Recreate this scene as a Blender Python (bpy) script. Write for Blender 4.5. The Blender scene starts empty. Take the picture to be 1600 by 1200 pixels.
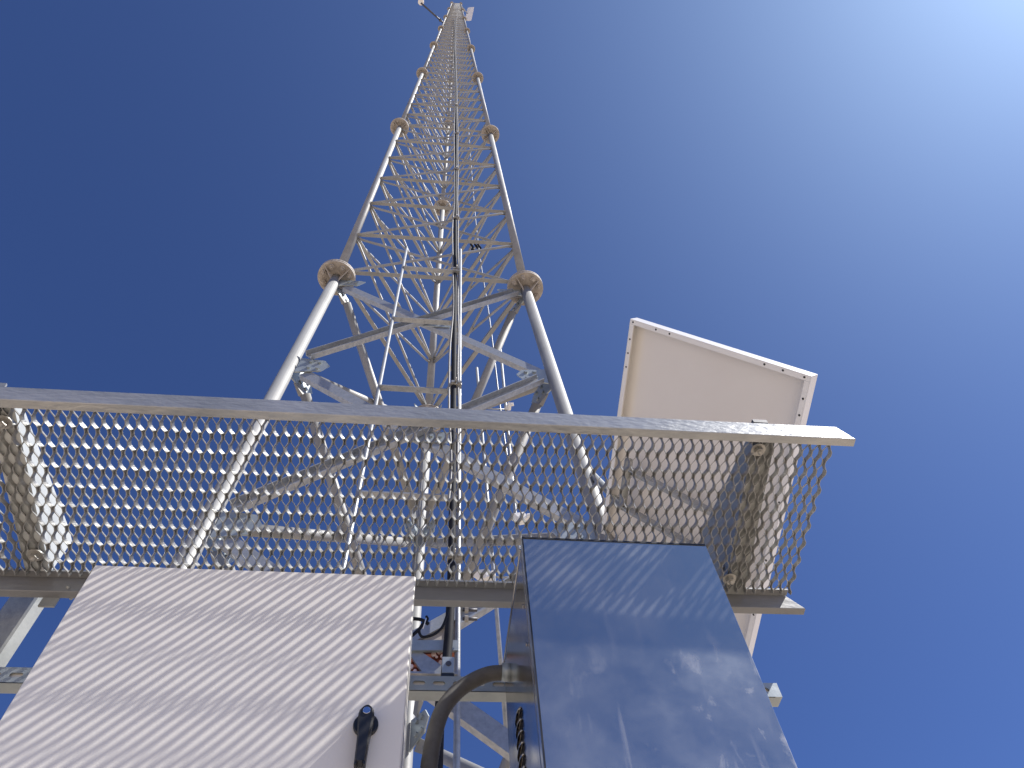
import bpy, math, random
import numpy as np
from mathutils import Vector, Matrix
random.seed(7)
R = math.radians
# ------------------------------------------------------------------ camera
scene = bpy.context.scene
C = scene.collection
CZ = 1.6                                   # eye height above the ground
F_, CX, CY = 1130., 800., 600.
VP, HP = np.array([727., -60.]), np.array([12000., 1290.])
nrm = lambda v: v / np.linalg.norm(v)
up_ = nrm(np.array([VP[0]-CX, VP[1]-CY, F_]))
xr_ = np.array([HP[0]-CX, HP[1]-CY, F_]); xr_ = nrm(xr_ - xr_.dot(up_)*up_)
M_ = np.array([xr_, np.cross(up_, xr_), up_])
cam_d = bpy.data.cameras.new("camera"); cam = bpy.data.objects.new("camera", cam_d); C.objects.link(cam)
cam_d.sensor_width = 36; cam_d.lens = F_*36/1600; cam_d.clip_start = .02; cam_d.clip_end = 20000
cam.matrix_world = Matrix([[M_[r][0], -M_[r][1], -M_[r][2], (0, 0, CZ)[r]] for r in range(3)] + [[0, 0, 0, 1]])
scene.camera = cam
# ------------------------------------------------------------------ light
SUN = Vector((.600, -.205, .772)).normalized()
world = bpy.data.worlds.new("World"); scene.world = world; world.use_nodes = True
wn = world.node_tree.nodes; wl = world.node_tree.links
sky = wn.new('ShaderNodeTexSky'); sky.sky_type = 'NISHITA'; sky.sun_disc = False
sky.sun_elevation = math.asin(SUN.z); sky.sun_rotation = math.atan2(SUN.x, SUN.y)
sky.altitude = 2600; sky.air_density = 1.0; sky.dust_density = 1.2; sky.ozone_density = 3.0
tint = wn.new('ShaderNodeMix'); tint.data_type = 'RGBA'; tint.blend_type = 'MULTIPLY'; tint.inputs[0].default_value = 1
tint.inputs[7].default_value = (.64, .80, 1.25, 1); wl.new(sky.outputs[0], tint.inputs[6])
wl.new(tint.outputs[2], wn['Background'].inputs[0]); wn['Background'].inputs[1].default_value = .073
# the bright aureole of scattered light round the sun, a function of the angle from the sun only
tcw = wn.new('ShaderNodeTexCoord'); dt = wn.new('ShaderNodeVectorMath'); dt.operation = 'DOT_PRODUCT'; dt.inputs[1].default_value = SUN
nv_ = wn.new('ShaderNodeVectorMath'); nv_.operation = 'NORMALIZE'; wl.new(tcw.outputs['Generated'], nv_.inputs[0]); wl.new(nv_.outputs[0], dt.inputs[0])
def wmath(op, a, b_=None):
    q = wn.new('ShaderNodeMath'); q.operation = op
    for i_, v in enumerate((a, b_)):
        if v is None: continue
        if isinstance(v, (int, float)): q.inputs[i_].default_value = v
        else: wl.new(v, q.inputs[i_])
    return q.outputs[0]
ang_ = wmath('ARCCOSINE', wmath('MINIMUM', dt.outputs['Value'], .99999))
glow = wmath('EXPONENT', wmath('MULTIPLY', ang_, -1/R(13.5)))
bg2 = wn.new('ShaderNodeBackground'); bg2.inputs[0].default_value = (.62, .84, 1.0, 1)
wl.new(wmath('MULTIPLY', glow, .95), bg2.inputs[1])
adds = wn.new('ShaderNodeAddShader'); wl.new(wn['Background'].outputs[0], adds.inputs[0]); wl.new(bg2.outputs[0], adds.inputs[1])
wl.new(adds.outputs[0], wn['World Output'].inputs[0])
sl = bpy.data.lights.new("sun", 'SUN'); sl.energy = 5.0; sl.angle = R(.53); sl.color = (1, .96, .9)
so = bpy.data.objects.new("sun", sl); C.objects.link(so); so.rotation_euler = SUN.to_track_quat('Z', 'Y').to_euler()
so.location = (20, -8, 30)
vs = scene.view_settings
vs.view_transform = 'Standard'; vs.look = 'None'; vs.exposure = 0.48; vs.gamma = 1; vs.use_curve_mapping = False
# ------------------------------------------------------------------ pixel rays of the photograph, used to take measurements
def ray(px, py): return Vector(nrm(M_ @ np.array([px-CX, py-CY, F_])))
def onz(px, py, h): r = ray(px, py); return r*(h/r.z)
def ony(px, py, d): r = ray(px, py); return r*(d/r.y)
def onx(px, py, d): r = ray(px, py); return r*(d/r.x)
# all coordinates below are relative to the eye; MB adds the eye height
OFF = Vector((0, 0, CZ))
# ------------------------------------------------------------------ materials
def mat(name, base, rough=.5, metal=0., mott=None, mscale=20, bump=0., bscale=60, stretch=(1, 1, 1), rvar=0., spec=.5):
    m = bpy.data.materials.new(name); m.use_nodes = True
    nt = m.node_tree; N = nt.nodes; L = nt.links; b = N['Principled BSDF']
    b.inputs['Base Color'].default_value = (*base, 1); b.inputs['Roughness'].default_value = rough
    b.inputs['Metallic'].default_value = metal; b.inputs['Specular IOR Level'].default_value = spec
    tc = N.new('ShaderNodeTexCoord'); mp = N.new('ShaderNodeMapping'); mp.inputs['Scale'].default_value = stretch
    L.new(tc.outputs['Object'], mp.inputs[0])
    if mott or rvar:
        n1 = N.new('ShaderNodeTexNoise'); n1.inputs['Scale'].default_value = mscale; n1.inputs['Detail'].default_value = 6
        n1.inputs['Roughness'].default_value = .65; L.new(mp.outputs[0], n1.inputs['Vector'])
        rp = N.new('ShaderNodeMapRange'); rp.inputs[1].default_value = .35; rp.inputs[2].default_value = .68
        L.new(n1.outputs['Fac'], rp.inputs[0])
        if mott:
            mx = N.new('ShaderNodeMix'); mx.data_type = 'RGBA'
            mx.inputs[6].default_value = (*base, 1); mx.inputs[7].default_value = (*mott, 1)
            L.new(rp.outputs[0], mx.inputs[0]); L.new(mx.outputs[2], b.inputs['Base Color'])
        if rvar:
            rr = N.new('ShaderNodeMapRange'); rr.inputs[3].default_value = rough-rvar; rr.inputs[4].default_value = rough+rvar
            L.new(rp.outputs[0], rr.inputs[0]); L.new(rr.outputs[0], b.inputs['Roughness'])
    if bump:
        n2 = N.new('ShaderNodeTexNoise'); n2.inputs['Scale'].default_value = bscale; n2.inputs['Detail'].default_value = 4
        L.new(mp.outputs[0], n2.inputs['Vector'])
        bp = N.new('ShaderNodeBump'); bp.inputs['Strength'].default_value = bump; bp.inputs['Distance'].default_value = .002
        L.new(n2.outputs['Fac'], bp.inputs['Height']); L.new(bp.outputs[0], b.inputs['Normal'])
    return m
GALV = mat('galvanised_steel', (.42, .43, .44), .42, .5, (.29, .31, .33), 38, .35, 120, rvar=.08)
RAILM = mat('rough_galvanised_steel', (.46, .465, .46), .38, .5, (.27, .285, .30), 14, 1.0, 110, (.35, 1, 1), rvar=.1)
MESHM = mat('dull_galvanised_mesh', (.40, .405, .40), .42, .6, (.24, .24, .235), 60, .3, 200, rvar=.1)
LEGM = mat('weathered_tower_steel', (.32, .32, .315), .6, .2, (.235, .235, .23), 3, .15, 40, rvar=.08)
BRACEM = mat('weathered_brace_steel', (.34, .345, .345), .55, .25, (.23, .235, .24), 4, .1, 40)
FLANGEM = mat('dusty_flange_steel', (.44, .40, .36), .65, .1, (.30, .27, .24), 14, .3, 60)
BOLTM = mat('bolt_zinc', (.42, .41, .38), .45, .6, (.28, .27, .25), 60)
DARKM = mat('dark_bolt_steel', (.09, .09, .10), .5, .6)
WHITEM = mat('white_powder_coat', (.745, .72, .665), .45, 0, (.715, .69, .635), 2.2, .12, 420, rvar=.05)
SEALM = mat('yellowed_door_seal', (.45, .38, .22), .6, 0, (.3, .25, .15), 30)
BLACKP = mat('black_plastic', (.012, .014, .017), .38, 0, rvar=.06, mscale=30, mott=(.02, .02, .023))
RUBBER = mat('black_cable_sheath', (.012, .013, .018), .7, 0, (.022, .024, .03), 20, .2, 60, spec=.15)
HOSEM = mat('grey_corrugated_hose', (.12, .115, .108), .65, 0, (.085, .08, .075), 40)
GREYCAB = mat('pale_grey_cable_sheath', (.26, .255, .25), .5, 0, (.16, .16, .16), 30)
LOCKM = mat('lock_chrome', (.55, .6, .7), .15, 1.)
PFRAME = mat('white_anodised_frame', (.82, .82, .81), .4, .0, (.78, .78, .77), 8)
BACKS = mat('white_backsheet', (.76, .735, .70), .55, 0, (.73, .70, .665), 3)
CELLM = mat('dark_solar_glass', (.01, .015, .04), .12, 0)
COPPER = mat('red_oxide_paint', (.30, .085, .045), .45, .3, (.20, .05, .03), 40)
STUDM = mat('pale_pink_studs', (.72, .55, .50), .35, .2)
DUSTGAL = mat('dull_blue_zinc', (.40, .44, .45), .4, .45, (.29, .33, .35), 12, .2, 50)
POSTM = mat('grey_post_steel', (.33, .34, .33), .5, .3, (.24, .25, .24), 10, .4, 60)
ARMM = mat('sunlit_zinc_arm', (.62, .64, .63), .5, .2, (.5, .52, .51), 14, .2, 50)  # paler zinc with the sunlight on the left arm put into the colour
SLOTLIGHTM = mat('lit_channel_tan', (.72, .68, .60), .6, 0, (.6, .56, .5), 20)  # pale tan imitates light from the ground inside the strut channel
SHADERAIL = mat('shaded_rear_rail', (.27, .275, .28), .5, .4, (.2, .2, .205), 9, .6, 90, (.35, 1, 1))  # darker copy of the rail steel; shade under the mesh put into the colour
WHITEP = mat('white_plastic', (.8, .79, .78), .4)
SAND = mat('desert_ground', (.50, .41, .31), .95, 0, (.42, .34, .26), .6, .5, 5)

def steel_face():
    """polished stainless sheet: mirror-like, with smears, scratches and a skin of dust"""
    m = bpy.data.materials.new('polished_stainless'); m.use_nodes = True
    nt = m.node_tree; N = nt.nodes; L = nt.links; b = N['Principled BSDF']
    b.inputs['Base Color'].default_value = (.42, .45, .455, 1); b.inputs['Metallic'].default_value = 1; b.inputs['Roughness'].default_value = .12
    tc = N.new('ShaderNodeTexCoord')
    def noise(scale, det, st, rot=(0, 0, 0), rg=.6, dist=0.):
        mp = N.new('ShaderNodeMapping'); mp.inputs['Scale'].default_value = st; mp.inputs['Rotation'].default_value = rot
        L.new(tc.outputs['Object'], mp.inputs[0])
        n = N.new('ShaderNodeTexNoise'); n.inputs['Scale'].default_value = scale; n.inputs['Detail'].default_value = det
        n.inputs['Roughness'].default_value = rg; n.inputs['Distortion'].default_value = dist
        L.new(mp.outputs[0], n.inputs['Vector']); return n.outputs['Fac']
    def rng(v, a, b_, lo, hi):
        r = N.new('ShaderNodeMapRange'); r.inputs[1].default_value = a; r.inputs[2].default_value = b_
        r.inputs[3].default_value = lo; r.inputs[4].default_value = hi; L.new(v, r.inputs[0]); return r.outputs[0]
    def mth(op, a, b_):
        q = N.new('ShaderNodeMath'); q.operation = op; q.use_clamp = True
        for i, v in enumerate((a, b_)):
            if isinstance(v, float): q.inputs[i].default_value = v
            else: L.new(v, q.inputs[i])
        return q.outputs[0]
    clouds = rng(noise(4.5, 6, (1, 1, 1)), .45, .75, 0., .12)
    blot = rng(noise(26, 8, (1, 1, .6), dist=.6), .57, .80, 0., .5)
    wipe = rng(noise(7, 2, (5.5, 1, .55), (0, R(-33), 0)), .60, .72, 0., .36)
    wmask = rng(noise(3.2, 1, (1, 1, 1)), .46, .58, 0., 1.)
    sp = N.new('ShaderNodeSeparateXYZ'); L.new(tc.outputs['Object'], sp.inputs[0])
    low = rng(sp.outputs[2], 1.30, 1.40, 1., .12); side = rng(sp.outputs[0], -.10, .15, .35, 1.25)
    wipe = mth('MULTIPLY', mth('MULTIPLY', wipe, wmask), low); blot = mth('MULTIPLY', mth('MULTIPLY', blot, side), low)
    scr = rng(noise(34, 3, (5, 1, .5), (0, R(30), 0)), .76, .80, 0., .45)
    scr2 = rng(noise(28, 3, (6, 1, .4), (0, R(-28), 0)), .765, .80, 0., .5)
    s = mth('ADD', mth('ADD', clouds, blot), mth('ADD', wipe, mth('ADD', scr, scr2)))
    s = mth('ADD', s, .055)
    d = N.new('ShaderNodeBsdfDiffuse'); d.inputs[0].default_value = (.62, .64, .68, 1)
    mx = N.new('ShaderNodeMixShader'); L.new(s, mx.inputs[0]); L.new(b.outputs[0], mx.inputs[1]); L.new(d.outputs[0], mx.inputs[2])
    L.new(mx.outputs[0], N['Material Output'].inputs[0])
    rr = rng(noise(9, 5, (1, 1, 1)), .3, .7, .10, .24); L.new(rr, b.inputs['Roughness'])
    bp = N.new('ShaderNodeBump'); bp.inputs['Strength'].default_value = .015; bp.inputs['Distance'].default_value = .004
    L.new(noise(5, 2, (1, 1, 1)), bp.inputs['Height']); L.new(bp.outputs[0], b.inputs['Normal'])
    return m
STEELM = steel_face()
STEELSIDE = mat('brushed_stainless', (.46, .44, .42), .16, 1., (.38, .36, .34), 6, .05, 30, rvar=.05)

# ------------------------------------------------------------------ mesh helpers
def V(*a): return Vector(a)
def frame_of(d, hint=V(0, 0, 1)):
    d = d.normalized()
    if abs(d.dot(hint)) > .97: hint = V(0, 1, 0) if abs(d.y) < .9 else V(1, 0, 0)
    s = d.cross(hint).normalized(); return s, s.cross(d).normalized()
class MB:
    def __init__(s): s.v = []; s.f = []; s.sm = []
    def add(s, vs_, fs, smooth=False):
        n = len(s.v); s.v += [Vector(q) for q in vs_]; s.f += [tuple(i+n for i in f) for f in fs]; s.sm += [smooth]*len(fs); return s
    def box(s, lo, hi):
        a, b = lo, hi
        vs_ = [(x, y, z) for x in (a[0], b[0]) for y in (a[1], b[1]) for z in (a[2], b[2])]
        return s.add(vs_, [(0, 1, 3, 2), (4, 6, 7, 5), (0, 4, 5, 1), (2, 3, 7, 6), (0, 2, 6, 4), (1, 5, 7, 3)])
    def rbox(s, lo, hi, r=.004, ax=1):
        """box whose four edges parallel to axis ax are rounded and the faces across it bevelled"""
        u, w = [i for i in range(3) if i != ax]
        def ring(t, ins):
            pts = []
            for (cu, cw, a0) in ((hi[u]-r, hi[w]-r, 0), (lo[u]+r, hi[w]-r, 90), (lo[u]+r, lo[w]+r, 180), (hi[u]-r, lo[w]+r, 270)):
                for k in range(4):
                    a = R(a0+30*k); p = [0, 0, 0]; p[ax] = t; rr = r-ins
                    p[u] = cu+rr*math.cos(a); p[w] = cw+rr*math.sin(a); pts.append(p)
            return pts
        b = min(r*.5, (hi[ax]-lo[ax])*.3)
        rings = [ring(lo[ax], b), ring(lo[ax]+b, 0), ring(hi[ax]-b, 0), ring(hi[ax], b)]
        return s.loft(rings)
    def loft(s, rings, caps=True, smooth=False, closed=True):
        n = len(rings[0]); vs_ = [p for r in rings for p in r]; fs = []
        for i in range(len(rings)-1):
            for k in range(n if closed else n-1):
                a = i*n+k; b = i*n+(k+1) % n; fs.append((a, b, b+n, a+n))
        if caps: fs += [tuple(range(n))[::-1], tuple(range((len(rings)-1)*n, len(rings)*n))]
        return s.add(vs_, fs, smooth)
    def tube(s, pts, r, n=8, smooth=True, caps=True):
        pts = [Vector(p) for p in pts]; rings = []; hint = V(0, 0, 1); pu = None
        for i, p in enumerate(pts):
            d = (pts[min(i+1, len(pts)-1)]-pts[max(i-1, 0)]).normalized()
            if pu is None: a, pu = frame_of(d)
            a = d.cross(pu).normalized(); b = a.cross(d).normalized(); pu = b
            rr = r[i] if isinstance(r, (list, tuple)) else r
            rings.append([p+a*rr*math.cos(2*math.pi*k/n)+b*rr*math.sin(2*math.pi*k/n) for k in range(n)])
        return s.loft(rings, caps, smooth)
    def disc(s, c, ax, r, t, n=24):
        c = Vector(c); ax = Vector(ax).normalized(); a, b = frame_of(ax); e = min(t*.2, .003)
        prof = [(0, r-e), (e, r), (t-e, r), (t, r-e)]
        return s.loft([[c+ax*h+(a*math.cos(2*math.pi*k/n)+b*math.sin(2*math.pi*k/n))*q for k in range(n)] for h, q in prof])
    def sweep(s, p, q, prof, hint=V(0, 0, 1)):
        """a profile of (side, up) points carried straight from p to q"""
        p, q = Vector(p), Vector(q); a, b = frame_of(q-p, hint)
        return s.loft([[o+a*x+b*y for x, y in prof] for o in (p, q)])
    def angle(s, p, q, w=.05, t=.005, hint=V(0, 0, 1), fx=1, fy=1):
        return s.sweep(p, q, [(0, 0), (fx*w, 0), (fx*w, fy*t), (fx*t, fy*t), (fx*t, fy*w), (0, fy*w)], hint)
    def build(s, name, m, parent=None, base=None):
        base = Vector(base) if base is not None else (parent['_b'] if parent is not None and '_b' in parent else None)
        bv = Vector(BASES[parent.name]) if parent is not None else (base if base is not None else V(0, 0, 0)-OFF)
        me = bpy.data.meshes.new(name); me.from_pydata([v-bv for v in s.v], [], s.f)
        import bmesh
        bm = bmesh.new(); bm.from_mesh(me); bmesh.ops.recalc_face_normals(bm, faces=bm.faces)
        for f, k in zip(bm.faces, s.sm): f.smooth = k
        bm.to_mesh(me); bm.free()
        me.materials.append(m); o = bpy.data.objects.new(name, me); C.objects.link(o)
        if parent is not None: o.parent = parent
        else: o.location = bv+OFF
        BASES[o.name] = tuple(bv); return o
BASES = {}
def tag(o, label, cat, group=None):
    o['label'] = label; o['category'] = cat
    if group: o['group'] = group
    return o
def thing(name, base, label, cat, group=None):
    o = bpy.data.objects.new(name, None); C.objects.link(o); o.location = Vector(base)+OFF; o.empty_display_size = .1
    BASES[o.name] = tuple(base); return tag(o, label, cat, group)
def nut(mb, c, ax, r=.012, t=.01):
    c = Vector(c); ax = Vector(ax).normalized(); a, b = frame_of(ax)
    return mb.loft([[c+ax*h+(a*math.cos(k*math.pi/3)+b*math.sin(k*math.pi/3))*r for k in range(6)] for h in (0, t)])
def smooth_path(pts, n=6):
    pts = [Vector(p) for p in pts]; out = []
    for i in range(len(pts)-1):
        p0, p1, p2, p3 = pts[max(i-1, 0)], pts[i], pts[i+1], pts[min(i+2, len(pts)-1)]
        for k in range(n):
            t = k/n; out.append(.5*((2*p1)+(p2-p0)*t+(2*p0-5*p1+4*p2-p3)*t*t+(3*p1-p0-3*p2+p3)*t**3))
    return out+[pts[-1]]
def slotted(mb, x0, x1, y0, z0, z1, depth, pitch=.056, slot=(.032, .016), off=0., lip=.012):
    """strut channel along x: front web with oval slots (real holes), top and bottom flanges, returned lips"""
    t = .0025; zc = (z0+z1)/2; n = 6
    k0 = math.floor((x0-off)/pitch)+1; cx = off+k0*pitch; prev = x0; cells = []
    while cx+pitch/2 < x1: cells.append(cx); cx += pitch
    for c in cells:
        a, b = c-pitch/2, c+pitch/2
        hw, hh = slot[0]/2-slot[1]/2, slot[1]/2
        hole = [(c+hw+hh*math.sin(R(q)), zc+hh*math.cos(R(q))) for q in range(0, 181, 30)] + [(c-hw-hh*math.sin(R(q)), zc-hh*math.cos(R(q))) for q in range(0, 181, 30)]
        m_ = len(hole); outer = []
        for (hx, hz) in hole:
            ang = math.atan2((hz-zc)*pitch/(z1-z0), hx-c)
            cx_, sz_ = math.cos(ang), math.sin(ang); q = min((pitch/2)/max(abs(cx_), 1e-6), (pitch/2)/max(abs(sz_), 1e-6))
            outer.append((c+cx_*q, zc+sz_*q*(z1-z0)/pitch))
        # snap the nearest outer points to the corners
        for (qx, qz) in ((a, z0), (a, z1), (b, z0), (b, z1)):
            j = min(range(m_), key=lambda i: (outer[i][0]-qx)**2+(outer[i][1]-qz)**2); outer[j] = (qx, qz)
        vs_ = []
        for y in (y0, y0+t):
            vs_ += [(x, y, z) for x, z in hole]+[(x, y, z) for x, z in outer]
        fs = []
        for i in range(m_):
            j = (i+1) % m_
            fs += [(i, j, m_+j, m_+i), (2*m_+i, 3*m_+i, 3*m_+j, 2*m_+j), (i, 2*m_+i, 2*m_+j, j)]
        mb.add(vs_, fs)
    if cells:
        mb.box((x0, y0, z0), (cells[0]-pitch/2, y0+t, z1)); mb.box((cells[-1]+pitch/2, y0, z0), (x1, y0+t, z1))
    mb.box((x0, y0+t, z0), (x1, y0+depth, z0+t)); mb.box((x0, y0+t, z1-t), (x1, y0+depth, z1))
    return mb

# ------------------------------------------------------------------ the ground
g = MB(); n_ = 24; ext = [-9000, -3000, -900, -300, -100, -40, -15, -6, -2, 2, 6, 15, 40, 100, 300, 900, 3000, 9000]
vs_ = [(x, y, -CZ + (0 if max(abs(x), abs(y)) < 20 else random.uniform(-.25, .35))) for x in ext for y in ext]; k = len(ext)
g.add(vs_, [(i*k+j, (i+1)*k+j, (i+1)*k+j+1, i*k+j+1) for i in range(k-1) for j in range(k-1)])
o = g.build('ground', SAND); o['kind'] = 'structure'

# ------------------------------------------------------------------ the tower
Ls = 6.0; KZ, TCX, TCY, TR0, TT, PHI, LX, LY = .9181, -.0166, .4521, .1463, .0137, -1.1328, -.0063, -.0097
def leg_pt(which, k):
    tb = TT if k >= 0 else .05
    r = TR0-tb*k; a = R(PHI+{'L': 210, 'R': -30, 'B': 90}[which]); kk = k
    return V(TCX+LX*kk+r*math.cos(a), TCY+LY*kk+r*math.sin(a), KZ+k)*Ls
KB = (-CZ/Ls)-KZ
tower = thing('lattice_tower', V(TCX*Ls, TCY*Ls, -CZ), 'tall three-legged galvanised steel lattice tower rising behind the mesh canopy', 'tower')
LEGR = lambda k: .042 if k < 0 else .037-.0010*k
LEGS = 'LRB'
for w in LEGS:
    MB().tube([leg_pt(w, KB+.004), leg_pt(w, -.004)], .042, 16).build('leg', LEGM, tower)
    for s in range(7):
        MB().tube([leg_pt(w, s+.004), leg_pt(w, s+.996)], LEGR(s), 14 if s < 3 else 8).build('leg', LEGM, tower)
    for s in range(8):
        c = leg_pt(w, s); R_ = .148-.008*s; fl = MB(); ax = (leg_pt(w, s+.05)-leg_pt(w, s)).normalized()
        fl.disc(c-ax*.024, ax, R_, .020, 32).disc(c+ax*.004, ax, R_, .020, 32)
        a, b = frame_of(ax)
        for q in range(8):
            d = a*math.cos(q*math.pi/4+.3)+b*math.sin(q*math.pi/4+.3)
            nut(fl, c-ax*.047+d*R_*.72, ax, R_*.155, .022); nut(fl, c+ax*.024+d*R_*.72, ax, R_*.15, .018)
            fl.tube([c-ax*.062+d*R_*.72, c-ax*.045+d*R_*.72], R_*.08, 8)
            d2 = a*math.cos(q*math.pi/2+.7)+b*math.sin(q*math.pi/2+.7); tn = ax.cross(d2)*.003
            if s < 7 and q < 4:
                for sg in (-1, 1):
                    p0 = c+ax*sg*.0245; pr = [p0+d2*LEGR(s), p0+d2*R_*.93, p0+d2*LEGR(s)+ax*sg*.10]
                    fl.loft([[p+tn for p in pr], [p-tn for p in pr]])
        fl.build('flange', FLANGEM, tower)
PAIRS = (('L', 'R'), ('L', 'B'), ('R', 'B'))
def shorten(p, q, a): d = (q-p).normalized()*a; return p+d, q-d
cen = lambda z_k: V(TCX+LX*z_k, TCY+LY*z_k, KZ+z_k)*Ls
hz = []; dg = []
for s in range(7):
    for b_ in range(6):
        k0 = s+b_/6; k1 = s+(b_+1)/6
        for (a, b) in PAIRS:
            ka = k0 + (.012 if b_ == 0 else 0); kb = k1 - (.012 if b_ == 5 else 0)
            hz.append((leg_pt(a, ka), leg_pt(b, ka), s, k0)); dg.append((leg_pt(a, ka), leg_pt(b, kb), s, 0, k0)); dg.append((leg_pt(b, ka), leg_pt(a, kb), s, 1, k0))
for w1, w2 in PAIRS: hz.append((leg_pt(w1, 6.99), leg_pt(w2, 6.99), 6, 6.99))
def hz_mb(mb, p, q, s, k0):
    p, q = shorten(p, q, .03); w = .034 if s == 0 else .030
    return mb.angle(p, q, w, .004, V(0, 0, 1), 1, 1)
def dg_mb(mb, p, q, s, sd, k0):
    p, q = shorten(p, q, .035); inn = (cen(k0+.08)-(p+q)/2).normalized()*(.012 if sd else -.012)
    r = .0125 if s == 0 else .0115
    m1 = p+(q-p).normalized()*.06; m2 = q-(q-p).normalized()*.06
    return mb.tube([p, m1+inn, m2+inn, q], r, 8 if s < 2 else 5)
for i, (p, q, s, k0) in enumerate(hz[:100]): hz_mb(MB(), p, q, s, k0).build('horizontal_brace', BRACEM, tower)
m_ = MB()
for (p, q, s, k0) in hz[100:]: hz_mb(m_, p, q, s, k0)
m_.build('horizontal_braces_far_up', BRACEM, tower)['kind'] = 'stuff'
for e in dg[:100]: dg_mb(MB(), *e).build('diagonal_brace', BRACEM, tower)
m_ = MB()
for e in dg[100:]: dg_mb(m_, *e)
m_.build('diagonal_braces_far_up', BRACEM, tower)['kind'] = 'stuff'
# the splayed bottom section: heavy bracing, gusset plates with bolts
NODES = [-.012, -.25, -.5, -.75, -1.0]
def gusset(w, k, other):
    c = leg_pt(w, k); d = (leg_pt(other, k)-c).normalized(); ax = (leg_pt(w, k+.02)-c).normalized(); n = d.cross(ax).normalized()*.004
    r = .047; h = .085
    pts = [c+d*r+ax*h*(1 if k < -.02 else .25), c+d*.20+ax*h*.72*(1 if k < -.02 else .2), c+d*.24, c+d*.20-ax*h*.8, c+d*r-ax*h*1.15]
    mb = MB().loft([[p+n for p in pts], [p-n for p in pts]])
    for (u, v) in ((.12, .035), (.175, .03), (.12, -.04), (.175, -.045)):
        if k >= -.02: v = -abs(v)
        for sg in (1, -1): nut(mb, c+d*u+ax*v+n*sg, n*sg, .014, .012)
    return mb
def clamp(w, k):
    c = leg_pt(w, k); ax = (leg_pt(w, k+.02)-c).normalized(); mb = MB()
    for h in (-.07, .065): mb.tube([c+ax*(h-.012), c+ax*(h+.012)], .0525, 16)
    return mb
for k in NODES:
    for w in LEGS:
        for o2 in LEGS:
            if o2 != w: gusset(w, k, o2).build('gusset_plate', DUSTGAL, tower)
def heavy(a, ka, b, kb, sd, front):
    p, q = shorten(leg_pt(a, ka), leg_pt(b, kb), .13); d = (q-p).normalized()
    face_n = (leg_pt(b, ka)-leg_pt(a, ka)).cross(V(0, 0, 1)).normalized()
    mid = (p+q)/2; out = face_n if (mid-cen((ka+kb)/2)).dot(face_n) > 0 else -face_n
    off = out*(.007 if sd else -.007-.0)
    if front:
        w = .07; t = .006; a_, b_2 = frame_of(d, out)
        sg = 1 if sd else -1
        return MB().sweep(p+off, q+off, [(-w/2, 0), (w/2, 0), (w/2, sg*.038), (w/2-t, sg*.038), (w/2-t, sg*t), (-w/2+t, sg*t), (-w/2+t, sg*.038), (-w/2, sg*.038)], out)
    m1, m2 = p+d*.09, q-d*.09
    o3 = out*(.034 if sd else -.034)
    mb = MB().tube([m1+o3, m2+o3], .032, 14)
    for (e, m) in ((p, m1), (q, m2)):
        sdv = d.cross(out)*.036
        mb.loft([[e+off+sdv, e+off-sdv, e+off-sdv+out*.006, e+off+sdv+out*.006], [m+o3+sdv*.9, m+o3-sdv*.9, m+o3-sdv*.9+out*.03, m+o3+sdv*.9+out*.03]])
    return mb
for i in range(4):
    k0, k1 = NODES[i], NODES[i+1]
    for (a, b) in PAIRS:
        fr = (a, b) == ('L', 'R')
        heavy(a, k0, b, k1, 0, fr).build('lower_cross_brace', GALV if fr else LEGM, tower)
        heavy(b, k0, a, k1, 1, fr).build('lower_cross_brace', GALV if fr else LEGM, tower)
    # centre plate where the front pair cross
    c = (leg_pt('L', k0)+leg_pt('R', k0)+leg_pt('L', k1)+leg_pt('R', k1))/4
    mb = MB().box(c+V(-.16, -.003, -.05), c+V(.16, .003, .05))
    for x in (-.12, -.07, .07, .12): nut(mb, c+V(x, -.003, 0), (0, -1, 0), .012, .012)
    mb.build('centre_plate', DUSTGAL, tower)
for w in LEGS:
    c = leg_pt(w, KB); MB().disc(c, (0, 0, 1), .2, .03, 24).build('base_plate', GALV, tower)

# front face plane of the tower: y of the face at a height
def face_y(z):
    k = z/Ls-KZ; l, r = leg_pt('L', k), leg_pt('R', k); return (l.y+r.y)/2
def on_face(px, py, gap):
    z = 5.
    for _ in range(60):
        P = ony(px, py, face_y(z)-gap); z = .5*z+.5*P.z
    return P
# ------------------------------------------------------------------ cable ladders on the tower
def ladder(name, label, a0, a1, b0, b1, zs, w=.011, bar=.03):
    """rails a0>a1 and b0>b1, rungs at heights zs"""
    t = thing(name, (min(a0, a1, key=lambda p: p.z)), label, 'cable ladder', 'cable ladders on the tower')
    MB().tube([a0, a1], w, 10).build('rail', GALV, t); MB().tube([b0, b1], w, 10).build('rail', GALV, t)
    for z in zs:
        p = a0+(a1-a0)*((z-a0.z)/(a1.z-a0.z)); q = b0+(b1-b0)*((z-b0.z)/(b1.z-b0.z)); mb = MB()
        if abs(p.x-q.x) > .3:
            mb.sweep(p, q, [(-.018, -.004), (.018, -.004), (.018, .004-.0), (-.018, .004)])
            d = (q-p)
            for f in (.12, .3, .48, .66, .84):
                c = p+d*f; mb.tube([c-V(0, .0, .0055), c+V(0, 0, .0055)], .006, 8)
            for c in (p, q): nut(mb, c+V(0, .015, -.012), (0, 0, 1), .014, .024)
        else: mb.tube([p, q], .007, 6)
        mb.build('rung', GALV, t)
    return t
YL = 2.15
ladder('cable_ladder', 'wide cable ladder with slotted rungs in front of the tower, carrying the black cable',
       V(-.33, YL, -CZ), V(-.345, YL, 5.92), V(.135, YL, -CZ), V(.112, YL, 6.0), [-1.2, -.3, .7, 1.67, 2.64, 3.6, 4.52, 5.47])
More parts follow.
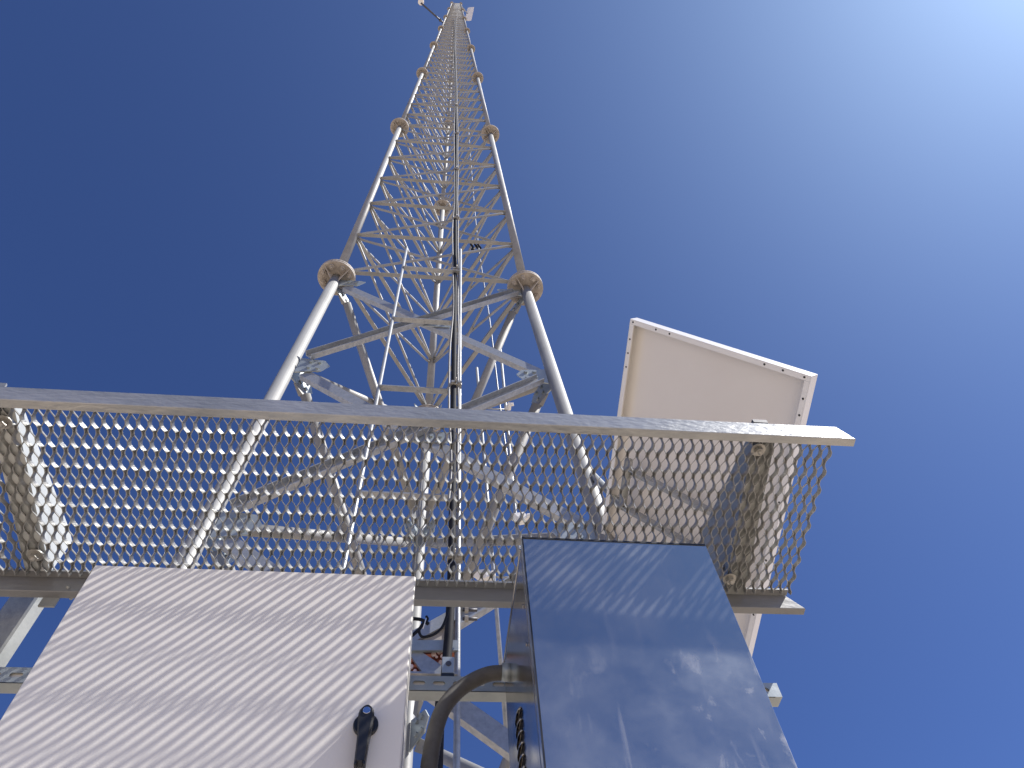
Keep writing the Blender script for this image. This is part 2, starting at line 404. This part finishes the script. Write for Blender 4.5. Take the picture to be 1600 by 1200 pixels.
ladder('cable_ladder', 'narrow leaning cable ladder of thin rods inside the right half of the tower',
       ony(800, 1250, 3.), ony(745, 575, 3.), ony(840, 1180, 3.), ony(780, 525, 3.), [2.1, 3.0, 3.9, 4.8], w=.0115)
# ------------------------------------------------------------------ cables running up the tower
cp = [ony(683, 1215, 2.08), ony(690, 1120, 2.09), ony(697, 1045, 2.1), ony(704, 940, 2.1), ony(707, 800, 2.1), ony(708.5, 640, 2.1), ony(710, 500, 2.12)]
cp += [on_face(711.5, 385, .07), on_face(711.5, 300, .05), on_face(712.5, 210, .05), on_face(711.5, 130, .05), on_face(710.5, 80, .05), on_face(711, 45, .05), on_face(711.5, 30, .05)]
cp = [V(cp[0].x, cp[0].y, -CZ)]+cp
def wob(pts, a, seed):
    rd = random.Random(seed); return [p+V(rd.uniform(-a, a), rd.uniform(-a, a)*.6, 0) for p in pts]
tag(MB().tube(smooth_path(cp, 8), .0165, 10).build('power_cable', RUBBER, base=cp[0]), 'thick black cable running straight up the front of the tower to near its top', 'cable')
for i, (dx, dy, r, m, lab, hi) in enumerate(((.025, -.004, .0065, GREYCAB, 'pale grey cable strapped along the right of the thick black tower cable', 60), (-.02, -.012, .006, GREYCAB, 'thin pale cable snaking over the thick black tower cable', 30))):
    pts = smooth_path(cp[5:], 7)
    pts = [p+V(dx*(1+.12*math.sin(j*1.1+i)), dy, 0) for j, p in enumerate(pts)]
    if i == 1: pts = [p+V(.010*math.sin(j*.5), 0, 0) for j, p in enumerate(pts)]
    tag(MB().tube(pts, r, 6).build('signal_cable', m, base=pts[0]), lab, 'cable')
cl = 0
for j, z in enumerate((2.2, 3.62, 5.45, 7., 9., 11.2, 13.5)):
    q = min(smooth_path(cp, 8), key=lambda p: abs(p.z-z)); mb = MB()
    mb.rbox(q+V(-.02, -.02, -.012), q+V(.045, .012, .012), .004, 2); nut(mb, q+V(-.005, -.018, 0), (0, -1, 0), .012, .014); nut(mb, q+V(.032, -.018, 0), (0, -1, 0), .012, .014)
    mb.tube([q+V(.01, -.015, 0), q+V(.01, -.055, .003)], .004, 6)
    names = ('just above the far rail of the canopy, lowest of the clamps', 'level with the bolted rung just above the near canopy rail', 'near the top of the wide cable ladder', 'next above the ladder top',
             'beside the second pair of flanges', 'just above the second pair of flanges', 'topmost of the visible clamps')
    tag(mb.build('cable_clamp', BOLTM, base=q), 'small metal cable clamp ' + names[j], 'clamp', 'clamps on the black cable')
dc = [ony(830, 1000, 3.0), ony(800, 765, 3.0), ony(782, 641, 3.0), ony(765, 500, 3.0), ony(749, 396, 3.0), ony(740, 310, 2.95), ony(732, 200, 2.9)]
tag(MB().tube(smooth_path(dc, 4), .007, 6).build('grounding_wire', GALV, base=dc[0]), 'thin bright grounding wire inside the right side of the tower', 'wire')
q = ony(742, 384, 2.32); mb = MB()
for dx, r in ((-.04, -.1), (0, -.16), (.03, -.12)): mb.tube(smooth_path([q+V(dx, 0, .05), q+V(dx+.03, .02, -.03), q+V(dx+.01, 0, r)], 4), .011, 6)
tag(mb.build('wire_tail', RUBBER, base=q), 'small tangle of dark wire tails hanging from a tower brace near the upper middle', 'wire')

# boom and panel antenna at the top
zb = 42.5
P0, P1, P2 = onz(718, 36, zb), onz(692, 35, zb+.4), onz(657, 4, zb+.4)
bt = thing('sensor_boom', P1, 'dark boom arm sticking out left near the tower top with a pale sensor', 'boom')
MB().tube([P0, P1], .05, 8).tube([P1, P2], .045, 8).build('boom_arm', DARKM, bt)
MB().tube([P2+V(0, 0, -.12), P2+V(0, 0, .45)], .035, 8).disc(P2+V(0, 0, .45), (0, 0, 1), .16, .14, 12).build('sensor', WHITEP, bt)
MB().tube([P1+(P2-P1)*.12+V(0, 0, -.1), P1+(P2-P1)*.12+V(0, 0, .1)], .08, 8).build('bracket', DARKM, bt)
a0, a1, a2, a3 = onz(731, 12, 46.4), onz(736.5, 12, 46.2), onz(732, 33, 44.9), onz(726, 31, 45.)
th = V(.16, -.05, .03)
at = thing('panel_antenna', (a2+a3)/2, 'small pale flat antenna panel fixed beside the right leg at the tower top', 'antenna')
MB().loft([[a0, a1, a2, a3], [p+th for p in (a0, a1, a2, a3)]]).build('antenna_panel', WHITEP, at)
q = (a0+a2)/2; MB().tube([q+th*.5+V(0, .1, 0), leg_pt('R', q.z/Ls-KZ)], .03, 6).build('bracket', GALV, at)

# ------------------------------------------------------------------ mesh canopy over the cabinets
SK = -.0113
CM = .143                                   # fall of the canopy towards the tower
def G(x, y, z):
    yy = .8345+.863*(y-.8345); return V(x, yy+SK*x, z-CM*(yy-.8345))
def gc(px, py, dz=0.):
    r = ray(px, py); return r*((1.3125+dz+CM*.847)/(r.z+CM*r.y))
canopy = thing('mesh_canopy', G(0, 1.1, 1.28), 'horizontal canopy of expanded metal mesh in an angle iron frame above the cabinets', 'canopy')
def rail_mb(yo, x0, x1, sgn, mitre0, mitre1):
    # vertical plate with the lower flange turned in; ends cut at a slant
    zb_, zt = 1.28, 1.3275; d = .021*sgn; t = .006*sgn; mb = MB()
    pl = [(x0, zb_), (x1, zb_), (x1-mitre1, zt), (x0+mitre0, zt)]
    ins = .0012
    def ring(y, e): return [G(x+(e if i in (0, 3) else -e), y, z+(e if i < 2 else -e)) for i, (x, z) in enumerate(pl)]
    y1 = yo+t; n = [ring(yo, ins), ring(yo+ins*sgn, 0), ring(y1, 0)]
    mb.loft(n)
    mb.loft([[G(x0, y1, zb_), G(x0, yo+d, zb_), G(x0, yo+d, zb_+.005), G(x0, y1, zb_+.005)], [G(x1, y1, zb_), G(x1, yo+d, zb_), G(x1, yo+d, zb_+.005), G(x1, y1, zb_+.005)]])
    return mb
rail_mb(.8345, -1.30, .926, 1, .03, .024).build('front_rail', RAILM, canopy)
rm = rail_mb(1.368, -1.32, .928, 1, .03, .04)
rm.build('rear_rail', SHADERAIL, canopy)
MB().loft([[G(x, 1.347, 1.3205), G(x, 1.367, 1.3205), G(x, 1.367, 1.325), G(x, 1.347, 1.325)] for x in (-1.3, .895)]).build('mesh_seat', SHADERAIL, canopy)
# expanded metal
SW, LW = .0230, .0556
TE, TO, wv, tt = R(64), R(66), .0096, .0017     # lean of the even and of the odd strands, strand width and thickness
GZ = 1.3125; gx0, gx1 = -1.27, .908; gy0, gy1 = .847, 1.352
mb = MB(); J = int((gx1-gx0)/(SW/2)); rdm = random.Random(3); ny = int((gy1-gy0)/LW)+1
PP = [(0, 0), (.07, 0), (.13, .10), (.25, .5), (.37, .90), (.43, 1), (.5, 1), (.57, 1), (.63, .90), (.75, .5), (.87, .10), (.93, 0)]
for j in range(J):
    rows = []; jit = rdm.uniform(-.0005, .0005); jt = rdm.uniform(-.04, .04); even = j % 2 == 0
    th = (TE if even else TO)+jt; hx = math.cos(th)*wv/2
    for i in range(-1, ny+1):
        for (po, bl) in PP:
            y = gy0+(i+po)*LW
            if y < gy0-.001 or y > gy1+.001: continue
            b_ = bl if even else 1-bl                  # 0: touches the strand on the right, 1: the one on the left
            x = gx0+(j+.5-b_)*SW/2+(-hx+.0006)*(1-2*b_)
            tw = th+(R(6)*math.sin(math.pi*2*po) if even else R(14)*math.sin(math.pi*2*po))
            sg = -1 if even else 1
            ee = V(sg*math.cos(tw), 0, math.sin(tw)); nq = V(math.sin(tw), 0, -sg*math.cos(tw))
            c = G(x+jit, y, GZ); wid = wv*(.5-.05*math.sin(math.pi*bl)); rows.append([c+ee*wid+nq*tt/2, c+ee*wid-nq*tt/2, c-ee*wid-nq*tt/2, c-ee*wid+nq*tt/2])
    mb.loft(rows)
mb.build('expanded_mesh', MESHM, canopy)
# tapered support arms above the mesh, with bolts and washers
def cz(y): return 1.3125-CM*(y-.847)
def arm(xa, xb, y1, h0, h1, flip, w=.05):
    """upright web that deepens towards the post, with a flange along its foot resting on the mesh"""
    t = .004; y0 = .853; up = .0045
    P = lambda y: xa+(xb-xa)*(y-y0)/(1.24-y0)
    mb = MB(); z = lambda y: cz(y)+up
    pts = [(y0, z(y0)), (1.285, z(1.285)), (y1, z(1.285)), (y1, z(1.285)+h1), (1.26, z(1.26)+h1), (y0, z(y0)+h0)]
    for q0, q1 in ((0, 1), ):
        mb.loft([[V(P(y)+s_*t/2, y, zz) for y, zz in pts] for s_ in (-1, 1)])
    mb.loft([[V(P(y)+t/2*flip, y, z(y)), V(P(y)+w*flip, y, z(y)), V(P(y)+w*flip, y, z(y)+t), V(P(y)+t/2*flip, y, z(y)+t)] for y in (y0, 1.285)])
    return mb
for (xa, xb, y1, h0, h1, flip, bolts) in ((-.866, -.852, 1.29, .02, .105, -1, ((5, 660), (55, 868))), (.713, .732, 1.30, .02, .20, 1, ((1185, 703), (1140, 905)))):
    am = arm(xa, xb, y1, h0, h1, flip).build('support_arm', ARMM if flip < 0 else POSTM, canopy)  # left arm coloured as sunlit, right arm as shaded
    for (bx, by) in bolts:
        bm_ = MB(); c = gc(bx, by, -.0075)
        bm_.disc(c, (0, 0, 1), .017, .003, 24); nut(bm_, c-V(0, 0, .010), (0, 0, 1), .0105, .010); bm_.tube([c-V(0, 0, .015), c+V(0, 0, .045)], .005, 10)
        nut(bm_, c+V(0, 0, .034), (0, 0, 1), .0105, .009)
        bm_.build('bolt', BOLTM, am)
# bolt head showing over the front rail
c = onx(1187, 660, .735); mb = MB(); mb.box(c+V(-.017, -.004, -.006), c+V(.017, .03, .006)); mb.build('arm_end_tab', DARKM, canopy)
c = ony(4, 603, .85); mb = MB().loft([[c+V(-.08, y, -.03), c+V(.012, y, -.03), c+V(.002, y, .012), c+V(-.08, y, .012)] for y in (0, .005)]); mb.build('arm_end_tab', RAILM, canopy)
# tab and bolt under the rear rail at the left
p0 = ony(75, 924, 1.325); p1 = ony(98, 949, 1.325); hz0 = p0.z+.03
mb = MB().box(V(p0.x, 1.322, p1.z), V(p0.x+.034, 1.327, hz0)); nut(mb, V(p0.x+.050, 1.322, p0.z-.006), (0, -1, 0), .010, .012); mb.tube([V(p0.x+.050, 1.34, p0.z-.006), V(p0.x+.050, 1.30, p0.z-.006)], .004, 8)
mb.box(V(p0.x+.034, 1.324, p0.z-.012), V(p0.x+.06, 1.327, hz0)); mb.build('rail_tab', POSTM, canopy)
# ------------------------------------------------------------------ posts that carry the canopy
for (x, y, r, lab) in ((-.945, 1.425, .037, 'square grey post left of the white cabinet carrying the canopy'), (.60, 1.44, .037, 'square grey post hidden behind the polished steel cabinet')):
    t = thing('support_post', V(x, y, -CZ), lab, 'post', 'posts carrying the canopy')
    rot = Matrix.Rotation(R(-16), 3, 'Z')
    def sq(z, h, q): return [V(x, y, z)+rot @ V(cx_*h*1.1+ox*q, (cy_*h+oy*q)*.5, 0) for cx_, cy_, ox, oy in ((1, 1, -1, 0), (1, 1, 0, -1), (1, -1, 0, 1), (1, -1, -1, 0), (-1, -1, 1, 0), (-1, -1, 0, 1), (-1, 1, 0, -1), (-1, 1, 1, 0))]
    MB().loft([sq(-CZ, r, .006), sq(1.36, r, .006)]).build('post_tube', POSTM, t)
    MB().loft([sq(-CZ, r*2, .006), sq(-CZ+.012, r*2, .006)]).build('base_plate', POSTM, t)
# ------------------------------------------------------------------ slotted mounting rail behind the cabinets
rz1, rz0 = ony(720, 1057, 1.342).z, ony(720, 1079.5, 1.342).z; rd_ = onz(720, 1096, rz0).y-1.342; rx1 = ony(1221, 1085, 1.342).x
mr = MB(); slotted(mr, -1.25, rx1, 1.342, rz0, rz1, rd_, pitch=.0428, slot=(.0262, .0105), off=ony(686, 1069, 1.342).x)
tag(mr.build('slotted_rail', DUSTGAL, base=V(0, 1.345, .98)), 'long slotted galvanised strut behind both cabinets at their upper part', 'mounting rail', 'slotted struts behind the cabinets')
MB().box((-1.24, 1.3480, rz0+.003), (rx1-.012, 1.3500, rz1-.003)).build('lit_slot_backing', SLOTLIGHTM, bpy.data.objects['slotted_rail'])  # added strip; makes the slots look lit from inside the channel
mr = MB(); slotted(mr, -1.25, .815, 1.342, -.45, -.398, .030, off=.031)
tag(mr.build('slotted_rail', DUSTGAL, base=V(0, 1.345, -.45)), 'lower slotted galvanised strut behind the cabinets, out of frame', 'mounting rail', 'slotted struts behind the cabinets')
# ------------------------------------------------------------------ white cabinet
wx0, wx1, wy, wz0, wz1 = -.6225, -.0225, 1.05, -.55, 1.046
wc = thing('white_cabinet', V((wx0+wx1)/2, 1.18, wz0), 'white powder-coated equipment cabinet with a black swing handle', 'cabinet')
MB().rbox((wx0, wy, wz0), (wx1, wy+.022, wz1), .004, 1).build('door', WHITEM, wc)
MB().rbox((wx0+.006, wy+.0225, wz0+.006), (wx1-.006, wy+.030, wz1-.006), .004, 1).build('door_seal', SEALM, wc)
MB().rbox((wx0+.001, wy+.0305, wz0), (wx1-.001, 1.325, wz1-.001), .005, 1).build('cabinet_body', WHITEM, wc)
hx, hzt, hzb = ony(571, 1112, wy-.02).x, ony(571, 1099, wy-.026).z, ony(567, 1194, wy-.026).z
hd = thing_h = MB()
bc = ony(571.5, 1133, wy-.004)
hd.disc(V(bc.x, wy-.0005, bc.z), (0, -1, 0), .0195, .007, 28)
handle = hd.build('handle', BLACKP, wc)
lv = MB(); rings = []
LL = (hzt-hzb)*.94
prof = [(0, .0), (.0015, .005), (.005, .0092), (.010, .0118), (.017, .0130), (.030, .0130), (.044, .0116), (.058, .0102), (.080, .0094), (.098, .0090), (.1035, .0088)]
for (d, hw) in prof:
    d = d*LL/.1035; z = hzt-d; y = wy-.020-.003*min(1, d/.01); hw = max(hw, .001)*.93; x = hx+.0022-.0005*d/.1
    rings.append([V(x-hw, wy-.007, z), V(x-hw, y, z), V(x-hw*.75, y-.003, z), V(x+hw*.75, y-.003, z), V(x+hw, y, z), V(x+hw, wy-.007, z)])
lv.loft(rings)
# the two horns at the lower end of the lever
for sg in (-1, 1):
    zz = hzt-LL; x = hx+.0016
    lv.loft([[V(x+sg*a, yy, z) for a, z in ((.0080, zz), (.0080, zz-.005), (.0060, zz-.005), (.0030, zz))] for yy in (wy-.025, wy-.008)])
lv.build('lever', BLACKP, handle)
lc = V(hx+.0022, wy-.0255, hzt-.0125)
MB().disc(lc, (0, -1, 0), .0060, .0020, 20).build('lock_cylinder', LOCKM, handle)
# ------------------------------------------------------------------ polished steel cabinet
sx0, sx1, sy, sz0, sz1 = .177, .5485, .953, -.55, 1.062
sc_ = thing('steel_cabinet', V((sx0+sx1)/2, 1.13, sz0), 'polished stainless steel cabinet with a mirror-like scratched door', 'cabinet')
MB().rbox((sx0, sy, sz0), (sx1, sy+.018, sz1), .0035, 1).build('door', STEELM, sc_)
mb = MB(); mb.box((sx0+.0005, sy-.0012, sz1-.0045), (sx1-.003, sy+.001, sz1-.0005)); mb.box((sx0+.0005, sy-.0012, sz0+.01), (sx0+.003, sy+.001, sz1-.0048))
mb.build('dark_edge_reflection', BLACKP, sc_)  # black strips imitate the dark reflection along the folded door edge
MB().rbox((sx0+.004, sy+.0185, sz0+.004), (sx1-.004, sy+.028, sz1-.004), .003, 1).build('door_seal', BLACKP, sc_)
MB().rbox((sx0+.001, sy+.0285, sz0), (sx1-.001, 1.312, sz1-.010), .003, 1).build('cabinet_body', STEELSIDE, sc_)
MB().rbox((sx0-.001, sy+.0285, sz1-.007), (sx1+.001, 1.315, sz1-.001), .002, 1).build('roof_sheet', STEELSIDE, sc_)
for i in range(13):
    z = .812-.0215*i; yc = 1.150; mb = MB(); rings = []
    for (dy, s_) in ((-.030, .02), (-.024, .6), (-.013, .95), (0, 1), (.013, .95), (.024, .6), (.030, .02)):
        r = []
        for q in range(6):
            a = R(90*q/5); r.append(V(sx0+.0005-.0062*s_*math.sin(a), yc+dy, z-.004+.012*s_*math.cos(a)))
        rings.append(r)
    mb.loft(rings, caps=False, closed=False)
    mb.loft([[p+V(.0009, 0, .0006) for p in r] for r in rings], caps=False, closed=False)
    lo_ = mb.build('louvre', STEELSIDE, sc_)
    MB().box((sx0-.0008, yc-.025, z-.0075), (sx0+.0007, yc+.025, z-.0045)).build('louvre_slot', BLACKP, lo_)
for (z, ) in ((.93,), (.845,)):
    MB().disc(V(sx0, 1.0, z), (-1, 0, 0), .004, .002, 12).build('rivet', STEELSIDE, sc_)
# ------------------------------------------------------------------ hose, connector, loops of cable, small frame
hp = [ony(790, 1051, 1.24), ony(765, 1053, 1.24), ony(740, 1063, 1.24), ony(715, 1080, 1.24), ony(694, 1105, 1.235), ony(682, 1135, 1.23), ony(673, 1180, 1.23), ony(669, 1230, 1.23)]
hp += [V(hp[-1].x+.004, 1.23, .45), V(hp[-1].x+.02, 1.24, .1), V(.06, 1.25, -.6)]
path = smooth_path(hp, 14); rr_ = [.0150+.0006*(j % 2) for j in range(len(path))]
ht = thing('conduit_hose', path[-1], 'thick grey flexible hose curving out of the left side of the steel cabinet', 'hose')
MB().tube(path, rr_, 16).build('hose_sleeve', HOSEM, ht)
c = hp[0]; MB().tube([c+V(-.008, 0, .001), c+V(.012, 0, 0)], .0185, 16).tube([c+V(.012, 0, 0), V(sx0-.001, c.y, c.z)], .0145, 6).build('connector', DUSTGAL, ht)
# the slim frame with the rust-red studded sheet seen between the cabinets
ft = thing('studded_bracket', ony(680, 1055, 2.142), 'blue-grey angle frame with a rust-red studded sheet behind the gap between the cabinets', 'bracket')
A, B_, D_, E_ = ony(640, 1006, 2.142), ony(716, 951, 2.142), ony(716, 1002, 2.142), ony(640, 1002, 2.142)
up3 = [ony(636, 990, 2.142), ony(716, 946, 2.142), ony(716, 966, 2.142), ony(636, 1008, 2.142)]
MB().loft([[p for p in up3], [p+V(0, .012, 0) for p in up3]]).build('top_flange', GALV, ft)
b3 = [ony(634, 1000, 2.134), ony(716, 1000, 2.134), ony(716, 1016, 2.134), ony(634, 1016, 2.134)]
MB().loft([[p for p in b3], [p+V(0, .012, 0) for p in b3]]).build('cross_bar', DUSTGAL, ft)
s3 = [ony(640, 1022, 2.146), ony(652, 1014, 2.146), ony(700, 1046, 2.146), ony(688, 1060, 2.146), ony(668, 1062, 2.146)]
MB().loft([[p for p in s3], [p+V(0, .012, 0) for p in s3]]).build('diagonal_bar', GALV, ft)
w3 = [ony(634, 1009, 2.158), ony(716, 962, 2.158), ony(716, 999, 2.158), ony(634, 1004, 2.158)]
w3 = [ony(640, 1006, 2.158), ony(716, 963, 2.158), ony(716, 1001, 2.158)]
MB().loft([[p for p in w3], [p+V(0, .006, 0) for p in w3]]).build('web_plate', FLANGEM, ft)
r3 = [ony(636, 1004, 2.170), ony(700, 990, 2.170), ony(716, 992, 2.170), ony(716, 1030, 2.170), ony(694, 1056, 2.170), ony(636, 1078, 2.170)]
sh = MB().loft([[p for p in r3], [p+V(0, .006, 0) for p in r3]]).build('red_sheet', COPPER, ft)
rd = random.Random(5); mb = MB()
for i in range(7):
    for j in range(7):
        px, py = 640+10.5*i+(5 if j % 2 else 0), 1018+8.5*j-1.5*i
        if px > 712 or py > 1074-(px-640)*.28 or py < 1018: continue
        if rd.random() < .25: continue
        p = ony(px+rd.uniform(-2.5, 2.5), py+rd.uniform(-2, 2), 2.163); mb.disc(p, (rd.uniform(-.3, .3), -1, -.3), .0074+rd.uniform(-.002, .002), .007, 12)
mb.build('studs', STUDM, sh)
# cable loops
for pts, r, lab in (([(702, 938), (700, 955), (692, 978), (680, 990), (666, 995), (658, 994), (655, 985), (660, 975), (668, 968), (666, 963)], .0042, 'thin black cable hanging in a loose loop beside the thick black cable'),
                    ([(640, 967), (650, 967), (660, 969), (669, 975), (664, 972), (655, 983), (644, 993), (636, 998)], .0052, 'short black cable crossing the gap right of the white cabinet')):
    pp = smooth_path([ony(x, y, 1.72) for x, y in pts], 5)
    tag(MB().tube(pp, r, 8).build('loop_cable', RUBBER, base=pp[0]), lab, 'cable')
p = ony(666, 966, 1.715); q2 = ony(661, 982, 1.715)
tag(MB().tube([p, q2], .0016, 6).build('cable_tie', WHITEP, base=q2), 'thin white cable tie on the black loops beside the white cabinet', 'cable tie')
# shoe at the end of the thick cable above the strut
p = ony(700, 1043, 2.07); st = thing('cable_shoe', p, 'blue-grey clamp plate with a round bolt holding the black cable above the strut', 'clamp')
MB().rbox(p+V(-.021, -.012, -.03), p+V(.021, 0, .035), .003, 1).build('clamp_plate', DUSTGAL, st)
MB().disc(p+V(.001, -.012, .006), (0, -1, 0), .010, .003, 18).build('bolt', DARKM, st)
MB().rbox(p+V(-.023, -.016, -.055), p+V(.021, 0, -.033), .003, 1).build('clamp_foot', BLACKP, st)
# studs clamped to the right rail of the ladder
for yy, lab in ((953, 'upper'), (967, 'lower')):
    p = ony(731, yy, 2.1); t = thing('stud_bolt', p, lab + ' of the two bolt studs clamped to the ladder rail right of the black cable', 'bolt', 'bolt studs on the ladder rail')
    MB().tube([p+V(-.02, 0, 0), p+V(.035, 0, 0)], .0065, 10).build('stud', DARKM, t)
    mb = MB(); nut(mb, p+V(-.012, 0, 0), (1, 0, 0), .013, .014); mb.build('nut', BOLTM, t)
# two sunlit clamps on the thin ladder; white colour stands in for sun glare
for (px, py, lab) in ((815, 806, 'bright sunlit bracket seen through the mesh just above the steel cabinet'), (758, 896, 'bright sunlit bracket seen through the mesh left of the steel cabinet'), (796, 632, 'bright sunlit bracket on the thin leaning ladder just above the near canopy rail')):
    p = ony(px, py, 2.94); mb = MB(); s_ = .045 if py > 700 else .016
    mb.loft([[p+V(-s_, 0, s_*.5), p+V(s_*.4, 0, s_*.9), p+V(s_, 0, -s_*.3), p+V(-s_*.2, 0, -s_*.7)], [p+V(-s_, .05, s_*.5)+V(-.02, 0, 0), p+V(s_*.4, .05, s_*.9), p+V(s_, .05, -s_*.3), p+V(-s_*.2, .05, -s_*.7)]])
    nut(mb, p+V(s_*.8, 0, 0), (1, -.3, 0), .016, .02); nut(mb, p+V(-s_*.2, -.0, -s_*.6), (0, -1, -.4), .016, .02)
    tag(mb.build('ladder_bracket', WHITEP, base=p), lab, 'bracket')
# ------------------------------------------------------------------ solar panel
sv, tv = V(.015, .984, -.176).normalized(), V(.592, -.151, -.792).normalized(); tv = (tv-sv*tv.dot(sv)).normalized()
nv = sv.cross(tv).normalized()        # faces down, towards the camera
if nv.z > 0: nv = -nv
D = 3.0; TL = Vector(ray(985, 498))*D; W_ = .263*D; LN = 1.20
def PP_(a, b, c): return TL+tv*a+sv*b+nv*c
pan = thing('solar_panel', PP_(W_/2, LN/2, 0), 'white-framed solar panel seen from below at the right of the canopy', 'solar panel')
def slab(a0, a1, b0, b1, c0, c1):
    return MB().loft([[PP_(a0, b0, c), PP_(a1, b0, c), PP_(a1, b1, c), PP_(a0, b1, c)] for c in (c0, c1)])
fw, ft_ = .021, .042
# frame bars: outer wall and inward lip
for (a0, a1, b0, b1, la0, la1, lb0, lb1, holes) in (
        (0, W_, 0, .002, .0025, W_-.0025, .0025, fw, 'a'), (0, W_, LN-.002, LN, .0025, W_-.0025, LN-fw, LN-.0025, 'a'),
        (0, .002, .003, LN-.003, .0025, fw, fw+.001, LN-fw-.001, 'b'), (W_-.002, W_, .003, LN-.003, W_-fw, W_-.0025, fw+.001, LN-fw-.001, 'b')):
    mb = slab(a0, a1, b0, b1, -ft_, 0); m2 = slab(la0, la1, lb0, lb1, -.002, -.0003); mb.add(m2.v, m2.f)
    fb = mb.build('frame_bar', PFRAME, pan)
    hb = MB()
    if holes == 'a':
        for f in (.02, .17, .255, .78, .87, .97): MB().disc(PP_(W_*f, (lb0+lb1)/2*.9 if lb0 < .5 else (lb0+lb1)/2, -.0001), nv, .0042, .0006, 10).build('bolt_hole', BLACKP, fb)
    else:
        for f in (.07, .12, .17, .4, .6, .8): MB().disc(PP_((la0+la1)/2, LN*f, -.0001), nv, .0042, .0006, 10).build('bolt_hole', BLACKP, fb)
slab(.002, W_-.002, .002, LN-.002, -.036, -.032).build('backsheet', BACKS, pan)
slab(.002, W_-.002, .002, LN-.002, -.041, -.0365).build('solar_glass', CELLM, pan)
# support of the panel: cross arms and a stay from the tower leg
ps = thing('panel_mount', leg_pt('R', -.5), 'galvanised cross arms holding the solar panel off the right tower leg', 'mount')
for (py0, py1, bb, mt) in ((787, 789, .62, GALV), (830, 832, .80, GALV)):
    q0 = PP_(W_*.12, bb, .006); q1 = PP_(W_*.9, bb, .006); MB().angle(q0, q1, .035, .004, nv, 1, 1).build('cross_arm', mt, ps)
q = PP_(W_*.15, .8, .03); MB().tube([leg_pt('R', -.42)+V(.03, 0, 0), q, PP_(W_*.15, .58, .03)], .018, 12).build('stay_tube', POSTM, ps)
q = PP_(W_*.85, .8, .03); MB().tube([leg_pt('R', -.56)+V(.03, 0, 0), q], .018, 12).build('stay_tube', POSTM, ps)
